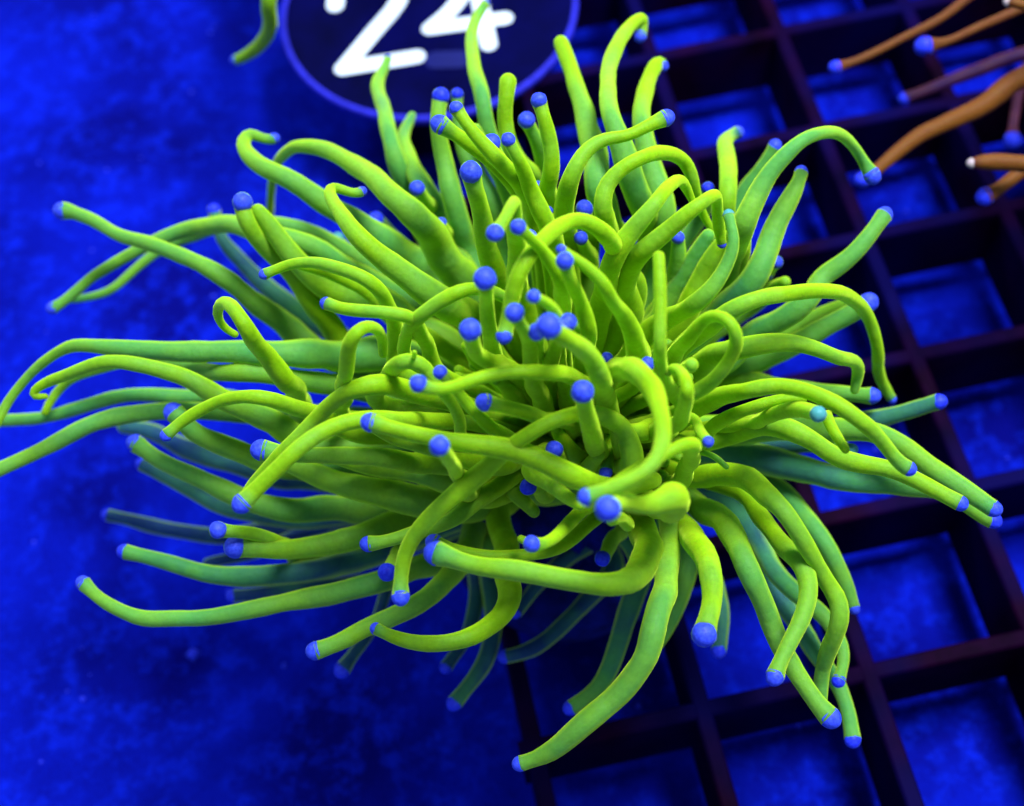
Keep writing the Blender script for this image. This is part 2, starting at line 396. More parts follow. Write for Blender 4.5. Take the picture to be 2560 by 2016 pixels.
T('E 860,1010 780,985 650,950 520,925 400,935 280,1000 180,1090 80,1190 0,1262 A 1330,1545 1255,1620 1212,1692', (105, 105, 108, 105, 95, 84, 78, 70, 62, 54, 46, 40), (4.4, 4.9, 4.4, 4.0), 0, t=0)
T('E 900,1110 800,1105 650,1102 500,1095 380,1095 260,1135 150,1195 60,1265 0,1325 A 1310,1612 1240,1692 1200,1728', (80, 84, 88, 88, 84, 80, 80, 82, 84, 80, 74, 72), (4.4, 4.9, 5.0, 4.8), 96, t=(0, 0, 0), tip='b')
T('E 1000,1340 850,1320 700,1302 500,1285 200,1275 D 1600,275 1400,270 1295,250', (120, 115, 108, 98, 90, 86, 82, 80), (3.4, 3.8, 4.1), 104, t=(.1, .15))
T('D 2050,530 1800,555 1600,545 1400,540 1250,508 1100,438 950,370 800,305 710,240 670,212', (150, 140, 130, 118, 108, 98, 90, 80, 72, 68), (2.2, 2.3, 2.5), 88, t=(.4, .5, .4))
T('D 1600,600 1400,580 1150,535 1050,495 900,420 750,345 705,318', (110, 105, 100, 92, 80, 66, 60), (1.4, 1.4, 1.5), 66, t=.85)
T('A 1500,1600 1280,1535 1100,1495 900,1425 760,1355 620,1335', (130, 120, 115, 100, 80, 66), (1.5, 1.3), 0, t=.9)
T('D 1600,620 1300,660 1100,682 950,668 800,640 650,600 530,576', (95, 90, 82, 76, 72, 66, 58), (0.9, 0.7), 58, t=1)
T('D 1560,800 1450,745 1380,712 1300,680 1230,662 1130,655 1090,651', (80, 76, 72, 70, 66, 62, 62), (1.8, 2.9, 3.2), 82, t=.05, face=.6)
T('D 2200,520 2050,590 1900,635 1750,690 1600,728 1400,750 1230,742 1175,737', (150, 140, 130, 118, 106, 98, 88, 84), (2.3, 2.5, 2.9), 104, t=(.1, .25, .1), face=.5)
T('D 2050,700 1900,760 1750,808 1550,850 1350,878 1180,885 1030,870 900,830 780,798 650,765 615,757', (135, 130, 122, 116, 106, 100, 94, 84, 76, 68, 66), (1.7, 2.0, 2.2), 72, t=(.8, .9, .5))
T('G 900,380 720,450 560,490 450,510 D 1960,885 1850,935 1700,970 1550,985 1400,1015 1200,1060 1000,1095 860,1092 720,1095 640,1065 580,1040 500,1000 430,930 412,910', (140, 135, 125, 118, 116, 114, 110, 104, 96, 88, 82, 80, 78, 70, 64, 64, 60, 60), (2.0, 2.3, 2.4, 2.5), 72, t=(.4, .5, .4))
T('D 2020,720 1975,790 1945,850 1936,862', (60, 62, 66, 68), (2.4, 2.9), 86, t=.6, face=.8, tip='d')
T('D 1900,900 1700,925 1500,950 1300,972 1180,980 1155,981', (90, 84, 78, 72, 68, 60), (1.0, 1.0), 60, t=.95)
T('D 1900,590 1750,610 1600,640 1450,690 1330,740 1150,790 1040,815', (80, 80, 76, 70, 66, 60, 50), (0.8, 0.7), 0, t=1)
T('G 800,250 760,400 680,520 600,610 500,690 400,745 300,790 D 1820,1140 1700,1218 1600,1248 1565,1258', (140, 130, 112, 104, 100, 96, 92, 88, 80, 72, 70), (2.0, 2.5, 2.5), 88, t=(.5, .45, .2))
T('G 420,420 380,520 330,640 D 1900,1060 1850,1160 1780,1250 1735,1315 1705,1360', (80, 70, 60, 58, 56, 60, 66, 70), (1.2, 1.0), 78, t=.85)
T('G 890,230 915,360 935,480 945,590 955,650 925,725 850,795 760,860 640,895 500,895 400,872 320,842 275,817', (125, 128, 128, 125, 118, 108, 100, 92, 86, 80, 72, 60, 52), (2.4, 3.0, 3.3, 3.2), 60, t=(.5, 0, 0, .1))
T('G 1000,20 880,110 760,210 640,290 520,325 430,355 350,380 260,395 230,397', (90, 90, 84, 80, 74, 70, 68, 70, 68), (3.4, 3.5, 3.5), 76, t=(0, .15))
T('E 1760,1340 1770,1250 1730,1160 1640,1095 1530,1065 1400,1090 1280,1150 1180,1220 1080,1300 950,1400 850,1490 750,1590 G 470,360 420,450 402,560 403,640 403,672', (125, 118, 105, 95, 84, 76, 76, 84, 96, 98, 94, 88, 80, 74, 68, 72, 76), (4.6, 5.2, 4.6, 4.2), 86, t=0)
T('E 960,1460 915,1395 870,1335 825,1270 798,1230', (95, 86, 80, 78, 76), (3.7, 4.9, 6.0), 94, t=0, face=1)
T('E 1560,960 1490,900 1420,872 1320,858 1200,855 1080,870 950,908 830,950 750,948 690,918', (90, 88, 84, 78, 72, 70, 66, 62, 60, 60), (5.0, 5.6, 5.7, 5.9), 84, t=0, face=.4)
T('E 1880,1400 1780,1425 1660,1440 1540,1420 1420,1365 1300,1290 1180,1240 1050,1222 900,1212 750,1190 600,1158 470,1115 440,1110', (80, 90, 96, 104, 112, 114, 112, 106, 96, 88, 82, 76, 72), (4.4, 4.9, 5.1, 5.3), 90, t=0)
T('E 1610,960 1640,870 1720,835 1810,880 1870,960 1905,1050 1920,1160 1900,1270 1830,1365 1700,1430 1560,1480 1525,1490', (125, 125, 125, 122, 108, 92, 84, 80, 76, 74, 76, 76), (4.6, 5.6, 5.9, 6.0, 5.9), 86, t=0)
T('E 1960,1420 2040,1330 2062,1215 1990,1235 1905,1295 1790,1330 1690,1400 1600,1455', (100, 90, 76, 66, 62, 52, 44, 40), (3.2, 5.3, 5.4, 5.2), 0, t=0)
T('E 1850,1515 1955,1525 1962,1482 1890,1510 1800,1525 1710,1505 1640,1545', (110, 158, 156, 116, 94, 88, 80), (3.6, 5.2, 5.5, 6.1), 120, t=0, face=.7)
T('E 1740,1620 1700,1590 1660,1600', (70, 66, 60), (4.2, 4.8), 0, t=0)
T('G 1480,180 1400,190 1330,215 1260,275 1200,335 1140,390 1090,402 1058,396', (80, 74, 72, 70, 66, 60, 56, 56), (4.0, 4.2, 4.6), 80, t=0, face=.5)
T('G 1030,380 1005,372', (40, 38), (4.2, 4.2), 0, t=0, root=0)
T('G 1460,190 1400,250 1320,320 1220,400 1120,440 1020,450 900,460 760,447 650,420 560,385', (76, 74, 72, 70, 66, 62, 60, 58, 56, 52), (3.7, 3.9, 3.9), 80, t=.05)
T('G 1600,240 1620,330 1638,410 1610,500 1530,570 1420,600 1300,588 1150,555 1000,530 850,515 700,485 600,445 565,440', (140, 148, 146, 142, 128, 116, 112, 110, 104, 100, 96, 92, 90), (3.8, 4.5, 4.5, 4.4), 118, t=(0, 0, .05), tip='b')
T('G 1745,260 1735,400 1722,560 1700,700 1675,840 1635,960 1560,1065 1460,1175 1340,1285 1220,1390 1120,1455 1030,1488 990,1498', (95, 112, 124, 122, 120, 120, 120, 120, 116, 106, 92, 76, 72), (3.0, 3.4, 3.0, 2.6), 74, t=(.2, .45, .3))
T('G 1620,500 1590,590 1560,680 1520,800 1480,920 1440,1040 1390,1130 1310,1185 1245,1222', (115, 112, 108, 104, 98, 92, 84, 78, 72), (1.8, 1.4, 1.2), 74, t=(.5, .7, .5))
T('G 1800,280 1860,345 1920,430 1950,530 1960,640 1950,730 1930,805 1920,850', (115, 128, 126, 116, 106, 100, 96, 96), (3.0, 3.6, 3.8), 118, t=0, face=.35)
T('G 1930,500 1985,640 2005,750 2005,860 1992,940', (90, 86, 80, 76, 72), (1.5, 1.3), 72, t=.8)
T('G 1840,400 1825,520 1800,650 1755,780 1715,870 1680,930', (110, 104, 96, 80, 56, 30), (2.0, 1.5), 0, t=.65)
T('G 1480,500 1400,600 1330,680 1250,765 1150,860 1060,925 960,955 915,962', (110, 98, 88, 82, 78, 76, 72, 66), (1.2, 1.0), 66, t=.85)
T('G 1520,300 1470,370 1430,440 1412,470', (80, 76, 72, 70), (2.2, 2.5), 74, t=.5, face=.5, tip='d')
T('G 1450,310 1350,385 1250,455 1150,540 1060,630 1000,715 975,745', (110, 96, 84, 76, 68, 60, 56), (1.3, 1.1), 60, t=.9)
T('G 760,330 770,480 780,600 775,720 745,840 690,930 625,1020', (100, 88, 80, 76, 72, 64, 58), (1.1, 0.9), 62, t=.95)
T('G 860,450 860,620 865,780 855,900 810,1010 740,1110 665,1200', (110, 100, 94, 90, 84, 76, 66), (1.2, 1.0), 76, t=.85, tip='d')
# --- knot of tentacles in the middle
T('E 1090,800 1060,720 1040,620 1030,520 1027,430 1024,395', (100, 90, 82, 74, 72, 70), (4.2, 5.2, 6.2), 106, t=0, face=1.2)
T('E 1180,880 1110,825 1040,805 985,775 960,710 951,650', (100, 92, 86, 84, 80, 76), (4.4, 5.2, 6.0), 104, t=0, face=1)
T('E 1330,1080 1300,980 1260,880 1262,780 1240,690 1200,620 1172,566', (110, 100, 90, 86, 76, 66, 64), (4.0, 5.2, 6.2), 90, t=0, face=.8)
T('E 1790,480 1755,380 1685,255 1610,150 1530,95 1440,108 1350,165 1255,260 1195,350 1165,450 1148,560 1130,650 1118,690', (105, 105, 98, 92, 84, 82, 84, 84, 84, 82, 78, 70, 66), (4.2, 5.6, 6.0, 5.6), 78, t=0)
T('E 1650,1120 1625,1000 1600,880 1560,790 1480,725 1400,675 1345,632', (110, 108, 106, 102, 96, 90, 84), (4.4, 5.6, 6.5), 120, t=0, face=.9)
T('E 1355,880 1360,800 1375,720 1410,650 1438,612', (80, 76, 72, 66, 60), (4.6, 5.9), 84, t=0, face=1)
T('E 1400,760 1405,680 1410,628', (60, 56, 52), (5.0, 6.3), 60, t=0, face=1)
T('E 1300,820 1290,740 1284,660', (80, 70, 66), (4.6, 5.9), 82, t=0, face=1)
T('E 1420,680 1395,590 1350,530 1305,500 1268,483', (76, 62, 56, 50, 46), (5.2, 6.1, 6.4), 64, t=0, face=.6)
T('E 1410,640 1415,540 1415,450 1395,370 1345,295 1285,225 1225,165 1190,135', (90, 92, 94, 84, 72, 62, 52, 50), (4.6, 5.8, 6.3), 74, t=0, face=.5)
T('E 1500,900 1505,810 1530,720 1540,640 1515,550 1475,450 1440,370 1423,305', (95, 88, 88, 86, 80, 76, 66, 62), (4.3, 5.4, 6.2), 84, t=0, face=.8)
T('E 1770,900 1780,830 1785,740 1765,650 1715,570 1655,490 1605,400 1530,330 1450,278 1405,248', (140, 138, 118, 98, 84, 74, 66, 58, 50, 44), (4.2, 5.2, 6.0, 6.2), 48, t=0, face=.4)
T('E 1790,900 1820,850 1836,822', (70, 62, 58), (4.6, 5.1), 70, t=0, face=1)
T('E 1600,900 1625,830 1635,792', (60, 54, 50), (4.4, 4.9), 58, t=0, face=1)
T('B 1600,1480 1590,1330 1575,1200 1575,1080 1578,978 1545,1060 1500,1130 1474,1168', (120, 105, 96, 76, 60, 58, 56, 54), (4.2, 5.2, 6.1, 6.2), 84, t=(0, 0, .1), face=.4)
T('B 1490,1480 1450,1300 1425,1160 1395,1030 1370,930 1354,860', (130, 112, 104, 94, 86, 78), (3.9, 4.6, 5.4), 104, t=(0, 0, .1), face=.7)
T('B 1690,1130 1620,990 1530,880 1430,780 1320,695 1230,640 1190,617', (100, 94, 88, 82, 76, 70, 66), (4.2, 4.8, 5.2), 92, t=0, tip='b')
T('B 1700,1150 1660,1040 1620,950 1560,880 1480,790 1400,700 1320,605 1280,540', (110, 100, 92, 86, 80, 70, 60, 58), (4.4, 5.2, 5.5), 68, t=0, face=.4)
T('B 1650,1060 1600,930 1545,850 1490,785 1458,715', (80, 72, 66, 60, 58), (4.2, 4.7, 5.2), 86, t=.05, face=.9)
T('B 1830,1420 1800,1280 1740,1150 1695,1050 1655,950 1620,850 1570,760 1541,698', (110, 108, 104, 96, 86, 76, 58, 52), (4.0, 4.8, 5.5), 68, t=0, face=.6)
T('B 1760,1150 1745,1000 1752,900 1760,800 1740,680 1715,570 1694,502', (100, 94, 88, 84, 76, 66, 62), (3.8, 4.6, 5.0), 76, t=0, face=.6)
T('B 1740,980 1725,850 1700,740 1660,660 1632,602', (95, 85, 78, 68, 64), (3.6, 4.2), 80, t=.25, face=.8)
T('B 1370,1350 1330,1200 1290,1080 1250,950 1215,800 1192,690 1190,570 1205,480', (140, 128, 114, 104, 88, 78, 74, 70), (3.0, 3.4, 3.9), 80, t=(.4, .6, .3), face=.5, tip='d')
T('B 1480,1050 1400,900 1340,800 1300,700 1290,600 1288,520 1286,470', (110, 95, 85, 70, 56, 50, 48), (3.2, 3.5), 58, t=.5, face=.4, tip='d')
T('B 1760,1000 1680,890 1600,830 1550,730 1528,640 1520,560 1532,480 1540,410', (110, 100, 96, 88, 80, 76, 74, 88), (3.5, 4.0, 4.4), 0, t=(.2, .4, 0))
T('B 1560,1000 1480,850 1420,740 1375,650', (100, 90, 80, 66), (3.6, 4.0), 0, t=.4)
T('B 1560,950 1500,800 1450,660 1418,520 1380,380 1356,250 1362,140 1395,65 1430,15', (110, 100, 88, 82, 74, 66, 54, 46, 40), (3.5, 3.7, 3.2), 42, t=.6)
T('B 1130,1150 1050,1000 1005,900 975,800 948,680 918,560 890,470 888,400 925,340 940,290', (120, 110, 100, 92, 84, 76, 70, 62, 46, 36), (2.7, 3.1, 2.7), 38, t=.6)
T('B 1400,1350 1290,1180 1230,1080 1150,980 1080,870 1030,760 1010,690 1035,630 1060,580', (130, 120, 112, 104, 96, 82, 70, 54, 42), (2.6, 3.0, 2.6), 0, t=.6)
T('B 1200,1080 1130,1010 1095,955 1085,942', (80, 74, 66, 62), (3.2, 3.7), 72, t=.4, face=1, tip='b')
T('B 1260,1200 1225,1140 1208,1113', (60, 48, 42), (3.3, 3.6), 48, t=.3, face=1, tip='b')
T('B 1000,1250 950,1180 905,1120 880,1098', (95, 85, 70, 62), (2.2, 2.4), 72, t=.7, face=.6)
T('B 860,1350 760,1290 715,1240 690,1195', (95, 85, 76, 60), (1.9, 2.0), 64, t=.85, face=.5, tip='t')
T('B 1120,1330 1090,1290 1070,1268', (50, 40, 34), (2.3, 2.6), 34, t=.4, face=.8)
T('C 520,1300 450,1120 400,930 370,760 325,580 285,440 240,310 205,215', (150, 150, 144, 128, 104, 90, 78, 72), (3.4, 4.0, 3.9, 3.8), 0, t=(.3, .6, .4, 0))
T('C 650,1250 600,1050 560,880 510,720 470,600 448,450 452,320 490,205 560,125 620,85 613,140 600,190', (140, 138, 134, 116, 98, 84, 80, 76, 66, 58, 46, 42), (3.4, 4.2, 4.5, 4.0, 3.6), 60, t=(.3, .5, .5, 0))
T('C 660,1420 705,1280 722,1150 710,1000 670,860 625,740 602,620 612,500 645,395 695,305 718,335', (130, 130, 130, 128, 120, 108, 94, 86, 76, 70, 50), (3.2, 3.7, 3.9, 3.5), 56, t=(.4, .55, .4, 0))
T('C 250,1350 235,1200 228,1080 232,970 268,870 310,775 380,712 470,688 530,690 610,642 700,602 740,586', (120, 112, 104, 96, 84, 74, 70, 66, 60, 62, 66, 66), (4.0, 5.0, 5.0), 82, t=(0, 0, .05))
T('C 500,1320 455,1180 425,1060 425,960 470,870 550,808 660,762 760,768 840,828 872,920 890,1000 915,1080 955,1140', (115, 105, 95, 88, 80, 76, 74, 70, 66, 58, 46, 44, 40), (4.0, 4.9, 5.1, 4.4, 3.7), 0, t=0)
T('C 400,1560 430,1430 470,1290 560,1160 650,1050 720,965 800,893 842,965 872,1025', (120, 115, 110, 96, 82, 72, 60, 44, 36), (4.3, 5.0, 5.3, 4.6), 0, t=0)
T('C 540,1560 530,1440 570,1320 650,1232 740,1160 840,1062 910,1010 978,968 982,1050 998,1150 1010,1225', (150, 132, 112, 98, 90, 80, 72, 60, 60, 62, 46), (4.2, 5.0, 5.3, 4.4), 44, t=0)
T('F 470,860 430,800 385,740 355,640 348,520 352,400 350,280 345,180 342,85', (90, 84, 74, 72, 66, 66, 68, 66, 60), (4.8, 5.8, 6.0), 0, t=0)
T('C 600,1700 680,1625 780,1570 880,1520 960,1450 1010,1370 1060,1275 1076,1195 1052,1120 1042,1070', (120, 112, 98, 90, 84, 74, 64, 60, 54, 48), (4.2, 4.9, 5.2), 56, t=(0, 0, .4), tip='t')
T('C 1000,1300 1015,1150 1030,1000 1040,900 1040,800 1022,705 1060,672 1095,660', (95, 92, 90, 90, 90, 76, 50, 44), (3.4, 3.9, 3.2), 60, t=(0, .3, .2, .8))
T('C 960,1480 1060,1290 1120,1120 1165,1000 1240,870 1330,778 1420,695 1500,665 1590,665 1660,722 1712,800 1755,870 1768,890', (135, 128, 120, 108, 92, 82, 72, 66, 60, 58, 52, 48, 50), (3.3, 4.2, 4.5, 3.6), 84, t=(.1, .2, .5, .6))
T('C 1040,1180 1090,1040 1130,940 1200,850 1262,760 1278,722', (90, 84, 76, 66, 60, 56), (3.0, 3.3), 64, t=.5)
T('C 880,1680 1000,1560 1100,1460 1170,1360 1230,1250 1270,1150 1320,1050 1370,965 1400,890 1408,855', (150, 142, 132, 124, 116, 112, 104, 84, 62, 58), (3.2, 3.6, 3.9), 64, t=(.2, .6, .3))
T('F 650,600 798,495 948,405 1088,310 C 1500,1390 1600,1330 1680,1270 1740,1190 1805,1095 1828,1068', (140, 130, 122, 112, 100, 94, 90, 84, 76, 72), (3.0, 3.3, 3.6), 78, t=(.4, .55, .4))
T('F 430,560 560,440 650,385 800,315 940,270 1080,250 1200,252 1300,292 1370,355 1412,440 1440,560 1440,660 1480,750 1510,800', (110, 105, 98, 88, 82, 78, 76, 74, 68, 64, 60, 60, 54, 44), (4.3, 4.9, 4.6, 3.0, 2.0), 46, t=(0, .1, 0, 0))
T('F 850,600 1000,535 1130,470 1250,400 1370,330 1400,305', (120, 114, 106, 98, 88, 84), (2.7, 2.9), 92, t=(.1, .3, .5))
T('F 900,520 1000,445 1100,395 1230,340 1300,310', (90, 80, 76, 70, 50), (2.3, 2.4), 0, t=.3)
T('F 380,640 430,560 490,480 560,395 625,368 695,395 732,480 712,580 650,670 580,732 520,765', (90, 84, 76, 66, 62, 62, 66, 70, 74, 78, 80), (4.4, 5.2, 5.6, 5.2, 4.8), 0, t=0)
T('F 420,930 460,860 487,760 468,672 412,635 390,665', (90, 78, 68, 62, 54, 40), (5.0, 5.6, 5.3), 0, t=0)
T('F 400,720 450,670 505,625', (70, 68, 72), (4.6, 5.3), 0, t=0)
T('F 480,680 600,600 720,550 850,515 980,505 1100,530 1220,580 1310,598 1345,625 1335,690 1322,750', (120, 118, 114, 104, 92, 82, 76, 72, 66, 54, 46), (3.6, 4.1, 3.9, 3.0), 0, t=(.1, .1, .1, .3))
T('F 760,700 900,725 1000,735 1100,750 1250,765 1370,780 1420,780', (90, 86, 84, 82, 78, 74, 74), (2.6, 2.5), 80, t=(.1, .1, .5))
T('F 900,960 1100,940 1250,930 1380,905 1500,878 1600,850 1715,815 1752,808', (100, 95, 92, 90, 88, 84, 80, 78), (2.2, 2.5), 78, t=.7)
T('F 420,920 500,868 580,825 680,780 780,745 900,722 1020,735 1130,772 1230,825 1330,892 1420,965 1490,1052 1550,1125 1600,1148', (115, 112, 105, 94, 84, 78, 78, 82, 86, 84, 80, 74, 72, 72), (3.9, 4.7, 4.8, 4.3), 74, t=(0, 0, 0, .2))
T('F 540,1020 580,965 650,905 760,855 880,815 980,790 1060,795', (84, 76, 70, 68, 62, 56, 46), (4.0, 4.3, 4.4), 0, t=0)
T('F 780,930 860,895 930,870 1010,850 1080,850 1140,872', (70, 72, 78, 84, 82, 76), (4.0, 4.4, 4.9), 78, t=(0, 0, .2), face=.4, tip='t')
T('F 1000,860 1060,828', (60, 50), (4.4, 4.6), 0, t=0, root=0)
T('F 1180,870 1200,930 1235,990 1275,1048', (56, 58, 56, 48), (4.3, 4.4), 0, t=0, root=0)
T('F 1200,1030 1270,1045 1310,1050', (70, 62, 56), (2.6, 2.7), 60, t=.7, tip='t')
T('F 560,1010 700,960 850,930 1000,955 1120,1005 1220,1075 1340,1118 1480,1140 1600,1188 1720,1250 1830,1308 1858,1322', (125, 122, 114, 104, 98, 96, 92, 88, 88, 86, 80, 78), (3.5, 3.9, 3.6, 3.6), 76, t=(0, 0, .1, .2))
T('F 900,930 1100,940 1250,960 1350,945 1450,965 1540,1022 1650,1108 1780,1190 1900,1268 1990,1332 2025,1350', (150, 145, 130, 110, 100, 98, 104, 106, 100, 88, 84), (2.9, 3.0, 3.0), 82, t=(.45, .4, .35))
T('F 600,1070 850,1100 1050,1140 1250,1185 1450,1215 1640,1235 1800,1270 1900,1335 1990,1395 2025,1408', (150, 150, 138, 124, 110, 96, 84, 84, 84, 82), (2.3, 2.4, 2.5), 78, t=(.6, .7, .3))
T('F 490,885 545,955 590,1012', (56, 54, 52), (4.7, 4.8), 56, t=.1)
T('F 590,1070 640,1100 680,1135', (30, 34, 30), (4.0, 3.6), 0, t=.2)
# --- lower right
T('H 470,190 560,185 660,172 760,190 860,250 950,330 1030,430 1080,520 1130,620 1170,710 1230,780 1252,860 1235,940 1195,1030 1165,1130 1150,1230 1160,1320', (110, 120, 122, 120, 112, 102, 94, 90, 88, 86, 94, 96, 92, 88, 84, 72, 46), (3.3, 3.8, 3.2, 2.4), 0, t=(0, 0, .1, .35))
T('H 760,260 830,350 880,430 945,510 1020,575 1080,640 1102,720 1082,820 1032,930 982,1040 935,1140 918,1195', (95, 92, 90, 94, 108, 102, 96, 90, 86, 80, 74, 74), (3.0, 3.4, 3.4), 88, t=(.1, 0, .4))
T('H 500,290 570,345 645,405 720,490 780,600 830,730 870,850 920,960 980,1080 1050,1190 1120,1300 1175,1365 1210,1400', (120, 130, 132, 128, 122, 116, 112, 106, 102, 96, 92, 94, 96), (2.8, 3.3, 2.8, 2.7), 104, t=(.1, .4, .3))
T('H 850,200 950,250 1030,330 1120,440 1200,560 1260,680 1300,790 1322,850', (100, 102, 100, 98, 92, 84, 66, 52), (2.2, 2.1, 1.9), 56, t=(.3, .5, .5))
T('H 560,260 700,380 800,530 900,700 1020,900 1120,1050 1200,1150 1250,1250 1290,1360 1308,1460 1312,1510', (110, 110, 108, 106, 100, 94, 84, 76, 78, 76, 78), (1.4, 1.5, 1.6), 78, t=(.95, .9, .7, .5))
T('H 640,280 760,380 850,540 950,690 1050,800 1150,880 1220,950 1262,1030 1270,1100 1250,1175 1238,1212', (110, 108, 104, 98, 92, 84, 76, 66, 58, 52, 52), (1.9, 1.9, 2.0), 66, t=(.9, .7, .4))
# --- stubs behind the upper right
T('C 740,1500 780,1380 795,1290 792,1215 790,1188', (110, 96, 84, 70, 62), (3.5, 3.8), 62, t=.2, face=.5, tip='b')
T('C 660,1640 740,1500 820,1370 890,1260 940,1180', (130, 120, 104, 92, 70), (3.3, 3.8), 0, t=(0, .5))
T('C 780,1640 860,1480 930,1350 985,1260 1030,1180', (130, 118, 104, 90, 60), (3.5, 3.9), 0, t=0)
T('C 960,1480 1050,1370 1105,1290 1115,1205', (110, 100, 92, 80), (3.3, 3.7), 0, t=.05)
T('C 1180,1420 1240,1350 1282,1312', (76, 66, 58), (2.8, 3.0), 62, t=.4, face=.5)
T('C 1160,1440 1210,1400 1245,1376', (50, 42, 36), (2.5, 2.7), 40, t=.4)
T('C 1200,1500 1270,1440 1325,1410', (80, 70, 60), (2.7, 3.0), 0, t=.3)
T('C 360,1200 335,1110 322,1045', (90, 76, 66), (3.7, 4.1), 82, t=.1, face=1, tip='b')
T('C 350,1330 320,1250 305,1192', (100, 80, 62), (3.6, 4.0), 66, t=.1, face=1, tip='b')
T('C 130,1100 105,1000 90,940', (70, 60, 52), (3.7, 4.0), 64, t=.2, face=1, tip='b')
T('C 190,1180 160,1110 140,1055', (60, 46, 40), (3.9, 4.1), 46, t=.1, face=1, tip='b')
T('C 900,1080 925,1000 940,942', (80, 66, 54), (3.2, 3.5), 60, t=.4, face=.8, tip='d')
T('E 1330,260 1290,215 1250,185', (60, 54, 50), (4.6, 4.9), 70, t=0, face=1)
# --- knot below the middle
T('E 1600,1330 1585,1240 1560,1140 1530,1050 1513,960', (110, 104, 98, 90, 84), (3.9, 5.0, 5.7), 106, t=0, face=.8)
T('E 1440,1370 1400,1310 1372,1248', (90, 80, 72), (3.7, 4.3), 82, t=0, face=1, tip='b')
T('E 1340,1480 1290,1440 1240,1436', (80, 70, 64), (3.4, 3.9), 78, t=.1, face=1, tip='d')
T('E 1650,1200 1640,1280 1628,1370', (84, 76, 62), (4.3, 4.0), 64, t=0)
T('E 1480,1130 1320,1092 1240,1062 1130,1038 1040,1012 1012,1012', (84, 78, 74, 74, 72, 70), (4.3, 5.1, 5.3), 84, t=(0, 0, .2))
T('E 1260,1270 1130,1190 1040,1120 960,1040 890,960 835,895 800,862', (82, 76, 72, 66, 56, 48, 46), (4.7, 5.1, 5.4), 68, t=0, face=.5)
T('E 905,1200 905,1120 875,1040 815,965', (66, 62, 60, 56), (4.6, 5.2), 0, t=0)
T('E 340,1100 322,980 322,860 335,770 360,690 420,632 480,640 512,695 515,770', (88, 82, 78, 78, 74, 64, 58, 54, 44), (3.2, 5.0, 5.5, 4.8), 0, t=0)
T('E 500,1010 520,920 550,860 620,810 700,812 750,870 790,935', (95, 88, 82, 80, 78, 70, 60), (4.2, 5.1, 4.9), 0, t=(0, .1, 0))
T('E 668,790 672,762', (26, 24), (5.1, 5.3), 0, t=0, root=0)
T('E 650,800 625,720 640,650 700,585 800,508 900,452 980,440 1080,462 1140,500', (70, 68, 66, 80, 76, 70, 66, 62, 56), (4.5, 5.2, 5.4, 5.0), 0, t=0)
T('E 950,1540 700,1505 450,1460 250,1400 100,1340 0,1295', (180, 170, 140, 120, 104, 90), (2.6, 2.8, 2.8), 0, t=(.2, .25, .3))
T('E 1050,1450 850,1420 650,1360 450,1330 300,1300', (130, 125, 110, 90, 60), (3.0, 3.3), 0, t=.15)
T('E 900,1270 700,1230 560,1190 440,1130', (90, 82, 66, 36), (4.0, 4.2), 0, t=0)
T('E 1120,1330 960,1310 840,1290', (100, 90, 60), (3.9, 4.2), 0, t=0)
T('E 1250,1350 1350,1420 1440,1490 1500,1525', (90, 80, 70, 60), (4.4, 4.6), 0, t=0)
T('E 1120,1420 1200,1480 1270,1560', (80, 84, 60), (3.4, 2.8), 0, t=.1)
T('E 1130,1480 1000,1500 900,1480', (100, 90, 60), (3.2, 3.5), 0, t=0)
T('E 1450,1020 1430,920 1400,860', (100, 86, 60), (4.0, 4.4), 0, t=0)
T('E 1180,1000 1130,930 1080,900', (100, 86, 60), (3.9, 4.3), 0, t=.2)
T('E 1560,1330 1480,1290 1420,1210 1380,1150', (90, 90, 80, 60), (3.9, 4.3), 0, t=0)
T('E 1720,1330 1700,1240 1680,1140', (110, 100, 70), (4.1, 4.5), 0, t=0)
T('E 1450,1400 1540,1340 1600,1270', (100, 90, 60), (3.7, 4.2), 0, t=0)
T('E 1950,1140 1850,1150 1780,1165 1700,1150', (120, 110, 90, 60), (4.1, 4.4), 0, t=0)
# low, short tentacles that fill the ring under the long ones
rf = random.Random(11)
for k in range(72):
    a = 2 * math.pi * (k + rf.uniform(-.3, .3)) / 72
    ex, ey = 400, 270
    if math.pi * 0.25 < a < math.pi * 0.80: ey = 170; ex = 330
    r1 = rf.uniform(.7, .95); r0 = rf.uniform(.2, .5)
    x0, y0 = 1400 + ex * r0 * math.cos(a), 1060 + ey * r0 * math.sin(a)
    x1, y1 = 1400 + ex * r1 * math.cos(a + rf.uniform(-.2, .2)), 1040 + ey * r1 * math.sin(a)
    xm, ym = (x0 + x1) / 2 + rf.uniform(-25, 25), (y0 + y1) / 2 + rf.uniform(-20, 20)
    T('A %f,%f %f,%f %f,%f' % (x0 * 2, (y0 - 400) * 2, xm * 2, (ym - 400) * 2, x1 * 2, (y1 - 400) * 2),
      (120, 105, 50), (rf.uniform(2.3, 2.8), rf.uniform(2.6, 3.5)), 0, t=rf.uniform(0, .3))
